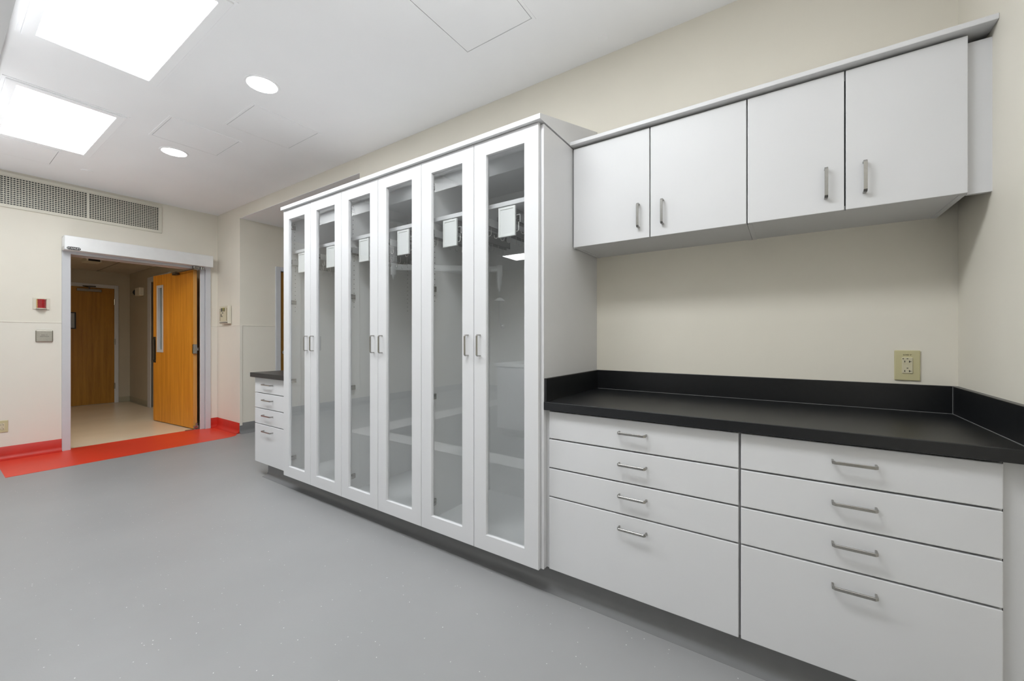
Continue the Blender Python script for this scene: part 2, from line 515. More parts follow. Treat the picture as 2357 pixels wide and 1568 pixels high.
# open leaf, swung into the corridor
leaf = struct_root('door_1', (2.039, 6.526, 0))
leaf['label'] = 'honey oak door leaf swung open into the corridor, with a narrow vision pane'
LA = Vector((2.039, 6.526, 0)); LD = Vector((-0.0934, 0.9956, 0)); LN = Vector((0.9956, 0.0934, 0))
def leaf_box(bm, s0, s1, n0, n1, z0, z1, bev=0.0):
    n = len(bm.verts)
    add_box(bm, s0, s1, n0, n1, z0, z1, bev)
    bm.verts.ensure_lookup_table()
    for v in bm.verts[n:]:
        v.co = LA + LD * v.co.x + LN * v.co.y + Vector((0, 0, v.co.z))
LT = 0.045
b = BM()
leaf_box(b, 0.0, 0.880, 0, LT, 0.012, 2.132)
leaf_box(b, 1.045, 1.188, 0, LT, 0.012, 2.132)
leaf_box(b, 0.880, 1.045, 0, LT, 0.012, 1.030)
leaf_box(b, 0.880, 1.045, 0, LT, 1.965, 2.132)
obj('leaf', b, M_WOOD, leaf)
b = BM(); leaf_box(b, -0.0025, 0.0, 0.001, LT - 0.001, 0.012, 2.132)
obj('edge_band', b, M_WOODE, leaf)
b = BM(); leaf_box(b, 0.894, 1.012, 0.018, 0.026, 1.050, 1.945)
obj('vision_pane', b, M_GLASS2, leaf)
b = BM()
for n0, n1, o in ((-0.009, 0.0, 0.0), (LT, LT + 0.009, 0.0), (0.0, LT, 0.016)):
    leaf_box(b, 0.864 + o, 0.896, n0, n1, 1.013 + o, 1.982 - o, 0.002)
    leaf_box(b, 1.010, 1.061 - o, n0, n1, 1.013 + o, 1.982 - o, 0.002)
    leaf_box(b, 0.896, 1.010, n0, n1, 1.013 + o, 1.052, 0.002)
    leaf_box(b, 0.896, 1.010, n0, n1, 1.943, 1.982 - o, 0.002)
obj('pane_frame', b, M_FRAME, leaf)
b = BM(); leaf_box(b, 1.104, 1.180, -0.004, 0.0, 0.86, 1.237, 0.001)
leaf_box(b, 1.125, 1.160, -0.022, -0.004, 0.90, 1.20, 0.006)
obj('pull_plate', b, M_BRONZE, leaf)
# pivots on the hinge side
b = BM()
add_box(b, 2.030, 2.075, 6.490, 6.526, 1.010, 1.135, 0.004)
add_box(b, 2.070, 2.094, 6.492, 6.510, 1.05, 1.09, 0.003)
obj('pivot_hinge', b, M_STEEL, leaf)
b = BM()
add_box(b, 2.040, 2.094, 6.488, 6.526, 0.012, 0.050, 0.004)
add_cyl(b, (2.07, 6.495, 0.050), (2.07, 6.495, 0.085), 0.012)
add_box(b, 1.945, 2.09, 6.478, 6.51, 0.001, 0.010, 0.002)
obj('floor_pivot', b, M_STEEL, leaf)

# ------------------------------------------------------------------ far wall items
op = thing('door_operator', 'long silver door operator housing above the open doorway', 'door operator', (1.52, YF, 2.157))
obj('housing', B(0.853, 2.190, 6.298, YF - 0.018, 2.157, 2.308, 0.004), M_HEAD, op)
b = BM()
add_box(b, 0.850, 0.853, 6.300, YF - 0.018, 2.159, 2.306, 0.001, 1)
for k in range(4): add_box(b, 0.849, 0.8505, 6.315 + 0.026 * k, 6.325 + 0.026 * k, 2.19, 2.29)
obj('end_cap', b, M_HEAD, op)
b = BM(); n = 12; r = 0.0155; x0, x1, zc = 0.869 + r, 0.972 - r, 2.1755
poly = [(x1 + r * math.cos(a), zc + r * math.sin(a)) for a in [-PI / 2 + PI * k / n for k in range(n + 1)]] + \
       [(x0 - r * math.cos(a), zc + r * math.sin(a)) for a in [PI / 2 - PI * k / n for k in range(n + 1)]]
add_prism(b, poly, 'y', 6.2964, 6.298)
badge = obj('badge', b, M_DARK, op)
obj('lettering', place_text(text_bm('STANLEY', 0.0235), (0.9205, 6.2960, 2.1755), '-y', 0.98), M_WHITE, badge)
b = BM()
add_box(b, 1.985, 2.05, 6.33, 6.39, 2.125, 2.157, 0.004)
add_cyl(b, (2.075, 6.36, 2.118), (2.075, 6.36, 2.157), 0.014)
add_cyl(b, (2.10, 6.36, 2.126), (2.10, 6.36, 2.157), 0.010)
obj('pivot_block', b, M_STEEL, op)
b = BM()
p0 = Vector((2.018, 6.36, 2.118)); p1 = LA + LD * 0.45 + LN * (-0.04) + Vector((0, 0, 2.105))
d = (p1 - p0).normalized(); s = d.cross(Vector((0, 0, 1))).normalized()
for t0, t1, wd, hh in ((0.0, 0.10, 0.022, 0.012), (0.10, 1.0, 0.013, 0.008)):
    a = p0.lerp(p1, t0); c = p0.lerp(p1, t1)
    vs = []
    for q in (a, c):
        for u in (-1, 1):
            for v in (-1, 1):
                vs.append(b.verts.new(q + s * u * wd + Vector((0, 0, v * hh / 2))))
    for f in ((0, 1, 3, 2), (4, 6, 7, 5), (0, 4, 5, 1), (2, 3, 7, 6), (0, 2, 6, 4), (1, 5, 7, 3)):
        b.faces.new([vs[i] for i in f])
bmesh.ops.recalc_face_normals(b, faces=b.faces[:])
obj('arm', b, M_STEEL, op)
b = BM()
q = LA + LD * 0.45 + LN * (-0.022)
add_box(b, q.x - 0.022, q.x + 0.022, q.y - 0.09, q.y + 0.05, 2.085, 2.125, 0.006)
obj('arm_shoe', b, M_BRONZE, op)

# red strobe
st = thing('signal_light', 'small red signal light on a white plate left of the doorway', 'light', (0.7085, YF, 1.575))
obj('back_plate', B(0.649, 0.768, YF - 0.010, YF - 0.002, 1.515, 1.635, 0.003), M_CREAM, st)
b = BM()
n = 10; R = 0.033; zs = [1.528, 1.545, 1.5455, 1.570, 1.5705, 1.596, 1.5965, 1.621]
prof = [(0.7085 + R * math.cos(PI * k / n + PI), YF - 0.010 - 0.045 * abs(math.sin(PI * k / n)) - 0.004) for k in range(n + 1)]
prof = [(0.7085 - R * math.cos(PI * k / n), YF - 0.014 - 0.040 * math.sin(PI * k / n)) for k in range(n + 1)] + [(0.7085 + R, YF - 0.010), (0.7085 - R, YF - 0.010)]
for z0, z1, sc in ((1.528, 1.549, 1), (1.549, 1.5515, .93), (1.5515, 1.573, 1), (1.573, 1.5755, .93), (1.5755, 1.598, 1), (1.598, 1.6005, .93), (1.6005, 1.621, 1)):
    add_prism(b, [(0.7085 + (x - 0.7085) * sc, YF + (y - YF) * sc) for x, y in prof], 'z', z0, z1)
obj('lens', b, M_REDLENS, st)
obj('lens_side', B(0.6735, 0.681, YF - 0.030, YF - 0.010, 1.530, 1.619, 0.002), M_AMBER, st)
b = BM()
add_prism(b, [(0.7085 + (x - 0.7085) * 1.08, YF + (y - YF) * 1.03) for x, y in prof], 'z', 1.621, 1.626)
obj('lens_cap', b, M_CREAM, st)
b = BM()
add_prism(b, [(0.7085 + (x - 0.7085) * 1.12, YF + (y - YF) * 1.05) for x, y in prof], 'z', 1.520, 1.528)
obj('lens_base', b, M_CREAM, st)

# push plate
pp = thing('push_plate', 'square steel push plate with two lines of text below the red light', 'push plate', (0.728, YF, 1.237))
b = BM()
add_box(b, 0.667, 0.789, YF - 0.020, YF - 0.002, 1.175, 1.298, 0.009, 3)
obj('plate', b, M_STAIN, pp)
for txt, z in (('PRESS TO', 1.2475), ('OPEN DOOR', 1.2325)):
    obj('lettering', place_text(text_bm(txt, 0.0105), (0.728, YF - 0.0204, z), '-y'), M_DARK, pp)

def receptacle(root, cx, cz, X, facing, w, h, tagtxt, duplex=True):
    """face plate and receptacle; facing '-x' (cx = y centre) or '-y' (cx = x centre)"""
    def bx(bm, a0, a1, d0, d1, z0, z1, bev=0.0):
        if facing == '-x': add_box(bm, X - d1, X - d0, a0, a1, z0, z1, bev)
        else: add_box(bm, a0, a1, X - d1, X - d0, z0, z1, bev)
    s = -1 if facing == '-x' else 1      # picture-right direction
    b = BM(); bx(b, cx - w / 2, cx + w / 2, 0.0, 0.007, cz - h / 2, cz + h / 2, 0.004); obj('face_plate', b, M_IVORY, root)
    b = BM(); bx(b, cx - 0.0165, cx + 0.0165, 0.005, 0.010, cz - 0.033, cz + 0.033, 0.002); rc = obj('receptacle', b, M_IVORY2, root)
    for dz in (0.017, -0.022):
        n = 10; rr = 0.003
        poly = [(cx + rr * math.cos(PI * k / n + PI), cz + dz + 0.012 + rr * math.sin(PI * k / n + PI)) for k in range(n + 1)]
        b = BM()
        if facing == '-x': add_prism(b, poly, 'x', X - 0.0104, X - 0.0098)
        else: add_prism(b, poly, 'y', X - 0.0104, X - 0.0098)
        obj('ground_slot', b, M_DARK, rc)
        b = BM(); bx(b, cx + s * (-0.008) - 0.0012, cx + s * (-0.008) + 0.0012, 0.0098, 0.0104, cz + dz - 0.0045, cz + dz + 0.0025)
        obj('slot', b, M_DARK, rc)
        b = BM(); bx(b, cx + s * 0.006 - 0.0014, cx + s * 0.006 + 0.0014, 0.0098, 0.0104, cz + dz - 0.005, cz + dz + 0.003)
        bx(b, cx + s * 0.006, cx + s * 0.012, 0.0098, 0.01035, cz + dz - 0.002, cz + dz)
        obj('slot', b, M_DARK, rc)
    b = BM(); bx(b, cx - 0.011, cx + 0.011, 0.0098, 0.0102, cz + 0.0055, cz + 0.0068); obj('face_groove', b, M_IVORY, rc)
    b = BM(); bx(b, cx + s * (-0.013) - 0.002, cx + s * (-0.013) + 0.002, 0.0098, 0.0106, cz + 0.0255, cz + 0.0295, 0.0005); obj('indicator', b, M_BRONZE, rc)
    for dz in (h / 2 - 0.012, -h / 2 + 0.013):
        c = (X - 0.0068, cx, cz + dz) if facing == '-x' else (cx, X - 0.0068, cz + dz)
        e = (X - 0.0080, cx, cz + dz) if facing == '-x' else (cx, X - 0.0080, cz + dz)
        b = BM(); add_cyl(b, c, e, 0.0026, n=10); obj('screw', b, M_IVORY, root)
    if tagtxt:
        c = (X - 0.0073, cx, cz + h / 2 - 0.019) if facing == '-x' else (cx, X - 0.0073, cz + h / 2 - 0.019)
        obj('lettering', place_text(text_bm(tagtxt, 0.0062, 0.0002), c, facing), M_BRONZE, root)

ot = thing('wall_outlet', 'ivory double outlet low on the wall left of the doorway', 'outlet', (0.453, YF, 0.336))
receptacle(ot, 0.453, 0.336, YF - 0.002, '-y', 0.076, 0.118, None)
ot = thing('wall_outlet', 'ivory double outlet above the black countertop', 'outlet', (W, -0.4145, 1.099))
receptacle(ot, -0.4145, 1.099, W, '-x', 0.078, 0.124, 'ELM8B 1P')

# air grille
gr = thing('air_grille', 'long cream air grille of fine slats under the ceiling', 'grille', (1.05, YF, 2.52))
GX0, GX1, GZ0, GZ1 = 0.405, 1.690, 2.523, 2.872
b = BM()
add_box(b, GX0, GX1, YF - 0.014, YF - 0.001, GZ0, 2.556, 0.002, 1)
add_box(b, GX0, GX1, YF - 0.014, YF - 0.001, 2.838, GZ1, 0.002, 1)
add_box(b, GX0, 0.441, YF - 0.014, YF - 0.001, 2.556, 2.838, 0.002, 1)
add_box(b, 1.656, GX1, YF - 0.014, YF - 0.001, 2.556, 2.838, 0.002, 1)
add_box(b, 1.038, 1.058, YF - 0.014, YF - 0.001, 2.556, 2.838, 0.002, 1)
obj('frame', b, M_GRILLE, gr)
obj('shade_backing', B(0.441, 1.656, YF - 0.0015, YF - 0.0005, 2.556, 2.838), M_DARK, gr)  # black sheet standing for the darkness behind the slats
NS = 14
for (x0, x1) in ((0.441, 1.038), (1.058, 1.656)):
    src = None
    for k in range(NS):
        z = 2.556 + (k + 0.75) * (0.282 / NS)
        if src is None:
            src = obj('slat', B(x0, x1, YF - 0.012, YF - 0.004, z - 0.0034, z + 0.0034), M_GRILLE, gr, origin=(x0, YF, z))
        else:
            share(src, 'slat', gr, Vector((x0, YF, z)) - gr.location)
b = BM()
for (x0, x1) in ((0.441, 1.038), (1.058, 1.656)):
    n = 30
    for k in range(1, n):
        x = x0 + (x1 - x0) * k / n
        add_box(b, x - 0.0024, x + 0.0024, YF - 0.0085, YF - 0.0035, 2.556, 2.838)
stuff(obj('rear_blades', b, M_GRILLE, gr))

# keypad / room monitor on the short side wall
km = thing('room_monitor', 'cream wall monitor with small black display digits beside the doorway', 'monitor', (W, 6.12, 1.53))
obj('case', B(W - 0.045, W - 0.002, 5.990, 6.245, 1.405, 1.645, 0.008), M_CREAM, km)
obj('face', B(W - 0.048, W - 0.045, 6.030, 6.215, 1.438, 1.625, 0.003), M_IVORY2, km)
M_TAN = simple('groove_tan', (0.36, 0.31, 0.20), 0.5)
for y in (6.02, 6.226):
    obj('side_groove', B(W - 0.0475, W - 0.045, y - 0.008, y + 0.008, 1.445, 1.608), M_TAN, km)
b = BM()
for y in (6.183, 6.158, 6.120, 6.085): add_box(b, W - 0.0495, W - 0.0475, y - 0.009, y + 0.009, 1.567, 1.612, 0.003)
add_box(b, W - 0.0495, W - 0.0475, 6.12, 6.165, 1.545, 1.554, 0.002)
add_box(b, W - 0.0495, W - 0.0475, 6.176, 6.196, 1.497, 1.535, 0.003)
add_box(b, W - 0.0495, W - 0.0475, 6.147, 6.163, 1.497, 1.510, 0.003)
obj('display', b, M_DARK, km)
obj('yellow_window', B(W - 0.0487, W - 0.0478, 6.085, 6.140, 1.580, 1.614), M_YELLOW, km)  # plain yellow window of the display
b = BM(); add_box(b, W - 0.050, W - 0.044, 6.000, 6.240, 1.418, 1.424)
obj('lower_slot', b, M_BRONZE, km)

# ------------------------------------------------------------------ alcove door
fr = struct_root('trim_11', (3.2, YA, 0)); fr['label'] = 'grey steel door frame in the alcove'
b = BM(); add_box(b, 2.720, 2.785, YA - 0.016, YA + 0.02, 0, 2.195, 0.003); add_box(b, 2.760, 2.785, YA + 0.0, YA + 0.14, 0, 2.14, 0.002)
obj('jamb', b, M_FRAME, fr)
b = BM(); add_box(b, 3.695, 3.760, YA - 0.016, YA + 0.02, 0, 2.195, 0.003)
obj('jamb', b, M_FRAME, fr)
b = BM(); add_box(b, 2.785, 3.695, YA - 0.016, YA + 0.12, 2.14, 2.195, 0.003)
obj('head', b, M_FRAME, fr)
d3 = struct_root('door_2', (3.24, YA + 0.04, 0)); d3['label'] = 'closed oak door in the alcove, mostly hidden behind the tall cabinets'
obj('leaf', B(2.789, 3.692, YA + 0.028, YA + 0.073, 0.01, 2.135, 0.002), M_WOOD2, d3)
b = BM()
add_cyl(b, (2.85, YA + 0.028, 1.02), (2.85, YA - 0.03, 1.02), 0.011)
add_cyl(b, (2.85, YA - 0.03, 1.02), (2.96, YA - 0.03, 1.02), 0.010)
add_cyl(b, (2.85, YA + 0.028, 1.02), (2.85, YA + 0.018, 1.02), 0.03)
obj('lever_handle', b, M_CHROME, d3, smooth=False)

# ------------------------------------------------------------------ corridor contents
fr = struct_root('trim_12', (1.5, YC, 0)); fr['label'] = 'grey frame of the far corridor door'
b = BM(); add_box(b, 2.055, 2.112, YC - 0.016, YC, 0, 2.215, 0.003); obj('jamb', b, M_FRAME, fr)
b = BM(); add_box(b, 0.925, 0.982, YC - 0.016, YC, 0, 2.215, 0.003); obj('jamb', b, M_FRAME, fr)
b = BM(); add_box(b, 0.982, 2.055, YC - 0.016, YC, 2.15, 2.215, 0.003); obj('head', b, M_FRAME, fr)
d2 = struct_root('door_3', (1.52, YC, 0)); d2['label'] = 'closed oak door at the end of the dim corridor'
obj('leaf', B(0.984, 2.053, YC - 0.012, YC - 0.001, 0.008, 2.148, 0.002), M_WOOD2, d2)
b = BM(); add_box(b, 1.56, 1.875, YC - 0.07, YC - 0.012, 2.065, 2.115, 0.006); cl = obj('door_closer', b, M_STEEL, d2)
b = BM(); add_tube(b, [(1.72, YC - 0.045, 2.115), (1.72, YC - 0.045, 2.14), (1.62, YC - 0.16, 2.15), (1.80, YC - 0.03, 2.165)], 0.010, 6)
obj('closer_arm', b, M_BRONZE, cl)
for z in (1.90, 1.15, 0.32):
    b = BM(); add_cyl(b, (2.055, YC - 0.022, z - 0.055), (2.055, YC - 0.022, z + 0.055), 0.010, n=10); obj('hinge', b, M_STEEL, d2)
sg = thing('door_sign', 'dark framed sign on the far corridor door', 'sign', (1.42, YC - 0.012, 1.53))
obj('sign_frame', add_ring_frame(BM(), 'y', YC - 0.022, YC - 0.012, 1.29, 1.556, 1.385, 1.682, 0.018), M_DARK, sg)
obj('sign_face', B(1.308, 1.538, YC - 0.016, YC - 0.012, 1.403, 1.664), M_SIGN, sg)

fr = struct_root('trim_13', (XC, 8.8, 0)); fr['label'] = 'grey door frame on the right wall of the corridor'
b = BM(); add_box(b, XC - 0.016, XC, 9.20, 9.355, 0, 2.29, 0.003); obj('jamb', b, M_FRAME, fr)
b = BM(); add_box(b, XC - 0.016, XC, 8.22, 8.30, 0, 2.29, 0.003); obj('jamb', b, M_FRAME, fr)
b = BM(); add_box(b, XC - 0.016, XC, 8.30, 9.20, 2.20, 2.29, 0.003); obj('head', b, M_FRAME, fr)
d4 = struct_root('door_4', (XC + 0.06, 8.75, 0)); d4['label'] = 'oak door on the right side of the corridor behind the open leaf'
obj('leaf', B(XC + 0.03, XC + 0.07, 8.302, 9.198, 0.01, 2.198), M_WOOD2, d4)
wb = thing('wall_box', 'pale box fixed high on the right wall of the corridor', 'wall box', (XC, 9.73, 2.0))
obj('case', B(XC - 0.07, XC, 9.60, 9.86, 1.99, 2.135, 0.012), M_CREAM, wb)
b = BM(); add_cyl(b, (XC - 0.035, 9.86, 2.06), (XC - 0.035, 9.905, 2.06), 0.062, 0.055); obj('round_end', b, M_DARKG, wb)
cs = thing('ceiling_sensor', 'small boxed sensor with a dark face on the corridor ceiling', 'sensor', (1.51, 9.0, ZK))
obj('case', B(1.42, 1.60, 8.85, 9.15, ZK - 0.05, ZK, 0.006), M_CREAM, cs)
obj('sensor_face', B(1.445, 1.575, 8.846, 8.85, ZK - 0.046, ZK - 0.008), M_DARKG, cs)
lf = thing('corridor_fill_light', 'added fill light in the corridor ceiling, out of view of the doorway', 'light', (0.22, 7.07, ZK))
obj('lens', B(-0.1, 0.55, 6.78, 7.36, ZK - 0.010, ZK - 0.004), M_CORRL, lf)  # unseen glowing panel added to brighten the corridor floor and open leaf

# ================================================================== TALL GLASS CABINETS
XT = 1.6224; TB = 0.125; TT = 2.219
TY0 = 0.9527; TWD = 0.3917
DT = 0.020           # door thickness
XCB = 2.250          # inside back

def handle_bm(c, axis, L, out, wd=0.010, th=0.006, stand=0.030):
    """D handle with chamfered corners.  c = centre on the door face, axis 'y' or 'z', out = -1 (towards -x)"""
    h = L / 2; ch = 0.008
    path = [(-h, 0.0), (-h, stand - ch), (-h + ch, stand), (h - ch, stand), (h, stand - ch), (h, 0.0)]
    inner = [(-h + th, 0.0), (-h + th, stand - ch - 0.001), (-h + ch + 0.001, stand - th), (h - ch - 0.001, stand - th), (h - th, stand - ch - 0.001), (h - th, 0.0)]
    bm = BM()
    def P(a, d, w):
        if axis == 'y': return Vector((c[0] + out * d, c[1] + a, c[2] + w))
        return Vector((c[0] + out * d, c[1] + w, c[2] + a))
    A = [[bm.verts.new(P(a, d, s * wd / 2)) for a, d in path] for s in (-1, 1)]
    I = [[bm.verts.new(P(a, d, s * wd / 2)) for a, d in inner] for s in (-1, 1)]
    fs = []
    for i in range(5):
        fs.append(bm.faces.new((A[0][i], A[0][i + 1], A[1][i + 1], A[1][i])))
        fs.append(bm.faces.new((I[0][i], I[1][i], I[1][i + 1], I[0][i + 1])))
        fs.append(bm.faces.new((A[0][i], I[0][i], I[0][i + 1], A[0][i + 1])))
        fs.append(bm.faces.new((A[1][i], A[1][i + 1], I[1][i + 1], I[1][i])))
    for e in (0, 5):
        fs.append(bm.faces.new((A[0][e], A[1][e], I[1][e], I[0][e])))
    bmesh.ops.recalc_face_normals(bm, faces=fs)
    bmesh.ops.bevel(bm, geom=[e for e in bm.edges if e.calc_length() > 0.02], offset=0.0008, segments=1, affect='EDGES')
    return bm

PINS = None
def tall_cabinet(y0, label):
    y1 = y0 + 2 * TWD
    root = thing('tall_cabinet', label, 'cabinet', (1.95, (y0 + y1) / 2, 0), 'tall glass-fronted cabinets')
    XF = XT + DT + 0.003
    for y in (y0, y1 - 0.019):
        bm = B(XF, XCB + 0.02, y, y + 0.019, TB, TT)
        obj('side_panel', bm, M_CABIN, root)
    obj('top_panel', B(XF, XCB, y0 + 0.019, y1 - 0.019, TT - 0.025, TT), M_CABIN, root)
    obj('bottom_panel', B(XF, XCB, y0 + 0.019, y1 - 0.019, TB, 0.149), M_CABIN, root)
    obj('back_panel', B(XCB, XCB + 0.012, y0 + 0.019, y1 - 0.019, TB, TT), M_CABIN, root)
    obj('shelf', B(1.682, XCB, y0 + 0.021, y1 - 0.021, 1.889, 1.912, 0.001, 1), M_CAB, root)
    obj('filler_strip', B(XF + 0.004, 1.745, y1 - 0.030, y1 - 0.019, 0.149, 1.889, 0.001, 1), M_CABIN, root)
    # shelf-pin holes in the far side panel (and the near one)
    b = BM()
    for yy, s in ((y1 - 0.030, -1), (y0 + 0.019, 1)):
        for xx in (1.70, 2.19):
            if xx > 2 and s < 0: yb = y1 - 0.019
            else: yb = yy
            for k in range(24):
                z = 1.43 + 0.032 * k
                if 1.87 < z < 1.93 or z > 2.14: continue
                yq = yb if not (s < 0 and xx < 2 and z > 1.889) else y1 - 0.019
                add_cyl(b, (xx, yq, z), (xx, yq + s * 0.0008, z), 0.0028, n=8)
    stuff(obj('pin_holes', b, M_DARK, root))
    # doors
    for k, (a, c) in enumerate(((y0 + 0.0015, y0 + TWD - 0.0015), (y0 + TWD + 0.0015, y1 - 0.0015))):
        bm = BM()
        add_ring_frame(bm, 'x', XT, XT + DT, a, c, TB, 2.2225, (0.079, 0.079, 0.081, 0.077), 0.002)
        door = obj('door', bm, M_CAB, root)
        bm = B(XT + 0.0135, XT + 0.0175, a + 0.070, c - 0.070, TB + 0.072, TT - 0.068)
        obj('pane', bm, M_GLASS, door)
        hy = c - 0.040 if k == 0 else a + 0.038
        obj('handle', handle_bm((XT, hy, 1.1745), 'z', 0.113, -1), M_STEEL, door)
        side = a if k == 0 else c
        for z in (0.255, 0.87, 1.50, 2.10):
            bm = BM()
            s = 1 if k == 0 else -1
            yy = (y0 + 0.019) if k == 0 else (y1 - 0.030 if z < 1.889 else y1 - 0.019)
            add_box(bm, XT + DT + 0.012, XT + DT + 0.062, yy, yy + s * 0.012, z - 0.016, z + 0.016, 0.002, 1)
            add_box(bm, XT + DT + 0.002, XT + DT + 0.040, yy + s * 0.008, yy + s * 0.034, z - 0.011, z + 0.011, 0.004, 1)
            obj('hinge', bm, M_STEEL, door)
    return root

TLAB = ['tall glass-door cabinet nearest the black countertop, right of the three', 'middle one of the three tall glass-door cabinets',
        'tall glass-door cabinet farthest away, next to the small drawer unit']
for i in range(3):
    tall_cabinet(TY0 + i * 2 * TWD, TLAB[i])
TY1 = TY0 + 6 * TWD
# finished end panel, top board, plinth
tag(obj('end_panel', B(XT + DT + 0.001, W, 0.9372, 0.9522, TB, TT, 0.001, 1), M_CAB), 'grey end panel closing the tall cabinets beside the countertop', 'panel')
b = BM(); add_prism(b, [(1.602, 2.2248), (1.602, 2.2485), (W - 0.002, 2.449), (W - 0.002, 2.2248)], 'y', 0.934, TY1 + 0.004)
tag(obj('top_board', b, M_CAB), 'white sloping board capping the row of tall cabinets', 'board')
tag(obj('end_panel', B(XT + DT + 0.001, W, TY1, TY1 + 0.004, TB, TT), M_CAB), 'thin white end panel of the tall cabinets beside the small drawer unit', 'panel')

# toe-kick base (floor sheet coved up under all the cabinets)
def toe(name, y0, y1, x):
    bm = BM()
    poly = [(x - d, z) for d, z in cove_profile(0.124, 0.04)] 
    add_prism(bm, poly, 'y', y0, y1)
    return auto_smooth(struct(name, bm, M_BASEG))
XK = 1.735
toe('baseboard_cabinets', YR, 3.79, XK)
struct('trim_14', B(XK, W, YR, 3.79, 0.0, 0.1245), M_BASEG)

# pull-out hook racks behind the glass
hook_src = None
RLAB = ['behind the glass door nearest the countertop', 'behind the second glass door from the countertop',
        'behind the third glass door from the countertop', 'behind the fourth glass door from the countertop',
        'behind the fifth glass door from the countertop', 'behind the glass door farthest from the countertop']
for i in range(6):
    yc = TY0 + i * TWD + TWD / 2
    cy = yc + 0.026
    root = thing('hook_rack', 'hook rack with white card holder ' + RLAB[i], 'rack', (1.70, cy, 1.80), 'hook racks behind the glass')
    bm = BM(); add_ring_frame(bm, 'x', 1.677, 1.687, cy - 0.052, cy + 0.052, 1.730, 1.882, 0.013, 0.002)
    for yy in (cy - 0.045, cy + 0.045):
        add_cyl(bm, (1.6765, yy, 1.737), (1.679, yy, 1.737), 0.0022, n=8)
    add_cyl(bm, (1.6765, cy - 0.045, 1.81), (1.679, cy - 0.045, 1.81), 0.0022, n=8)
    obj('card_holder', bm, M_WHITE, root)
    obj('card', B(1.680, 1.684, cy - 0.042, cy + 0.042, 1.740, 1.872), M_PAPER, root)
    bm = BM(); add_box(bm, 1.687, 2.20, cy - 0.012, cy + 0.012, 1.868, 1.889)
    add_box(bm, 1.76, 1.766, cy - 0.068, cy + 0.122, 1.862, 1.868); add_box(bm, 2.14, 2.146, cy - 0.068, cy + 0.122, 1.862, 1.868)
    for xx in (1.76, 2.14):
        for yy in (cy - 0.060, cy + 0.115): add_box(bm, xx, xx + 0.006, yy - 0.006, yy + 0.006, 1.836, 1.862)
    obj('slide', bm, M_RAIL, root)
    for s in (-1, 1):
        ry = cy + (0.115 if s > 0 else -0.060)
        bm = BM()
        xr = 1.660 if s > 0 else 1.690
        add_box(bm, xr, 2.17, ry - 0.016, ry - 0.012, 1.796, 1.832)
        add_box(bm, xr, 2.17, ry + 0.012, ry + 0.016, 1.790, 1.832)
        add_box(bm, xr, 2.17, ry - 0.016, ry + 0.016, 1.832, 1.836)
        rail = obj('rail', bm, M_RAIL, root)
        obj('rail_slot', B(xr + 0.002, 2.168, ry - 0.012, ry + 0.012, 1.806, 1.814), M_DARKG, rail)
        for k in range(8):
            hx = 1.70 + 0.06 * k
            if hook_src is None:
                bm = BM()
                pts = [(hx, ry, 1.802), (hx, ry, 1.764), (hx, ry + 0.004, 1.757), (hx, ry + 0.011, 1.754), (hx, ry + 0.019, 1.757), (hx, ry + 0.023, 1.763), (hx, ry + 0.025, 1.774)]
                add_tube(bm, pts, 0.0021, 6)
                hook_src = obj('hook', bm, M_WIRE, rail, smooth=True, origin=(hx, ry, 1.802))
            else:
                share(hook_src, 'hook', rail, Vector((hx, ry, 1.802)) - wloc(rail))

# ================================================================== BASE CABINETS
XB = 1.665
GZ = [0.125, 0.4662, 0.6012, 0.7377, 0.8700]
def base_cabinet(y0, y1, label, hy, hl, x=XB, gz=GZ, depth=W - 0.024):
    root = thing('base_cabinet', label, 'cabinet', (1.95, (y0 + y1) / 2, 0), 'white drawer base cabinets')
    bm = BM()
    add_box(bm, x + 0.021, depth, y0, y0 + 0.018, 0.125, gz[4] + 0.001)
    add_box(bm, x + 0.021, depth, y1 - 0.018, y1, 0.125, gz[4] + 0.001)
    add_box(bm, x + 0.021, depth, y0 + 0.018, y1 - 0.018, 0.125, 0.143)
    add_box(bm, depth - 0.012, depth, y0 + 0.018, y1 - 0.018, 0.143, gz[4])
    add_box(bm, x + 0.024, x + 0.04, y0 + 0.018, y1 - 0.018, 0.143, gz[4])
    obj('carcass', bm, M_CAB, root)
    for k in range(4):
        bm = B(x, x + 0.019, y0 + 0.003, y1 - 0.003, gz[k] + (0.003 if k else 0.0), gz[k + 1] - 0.003, 0.0025, 2)
        dr = obj('drawer', bm, M_CAB, root)
        hz = [0.4125, 0.5482, 0.681, 0.8135][k]
        obj('handle', handle_bm((x, hy, hz), 'y', hl, -1), M_STEEL, dr)
    return root
base_cabinet(0.137, 0.924, 'wide drawer cabinet under the black countertop, next to the tall cabinets', 0.525, 0.118)
base_cabinet(-0.4965, 0.136, 'drawer cabinet under the black countertop, nearest the right wall', -0.1795, 0.112)
tag(obj('filler_panel', B(1.685, 1.700, YR, -0.4985, 0.125, 0.874), M_CAB), 'narrow filler panel between the drawers and the right wall', 'panel')
tag(obj('filler_panel', B(1.676, 1.690, 0.925, 0.9368, 0.125, 0.874), M_CAB), 'narrow filler strip between the drawers and the tall cabinet', 'panel')
base_cabinet(3.312, 3.902, 'small four-drawer cabinet beyond the tall glass cabinets', 3.65, 0.16, 1.670, [0.126, 0.464, 0.601, 0.735, 0.870], 2.28)

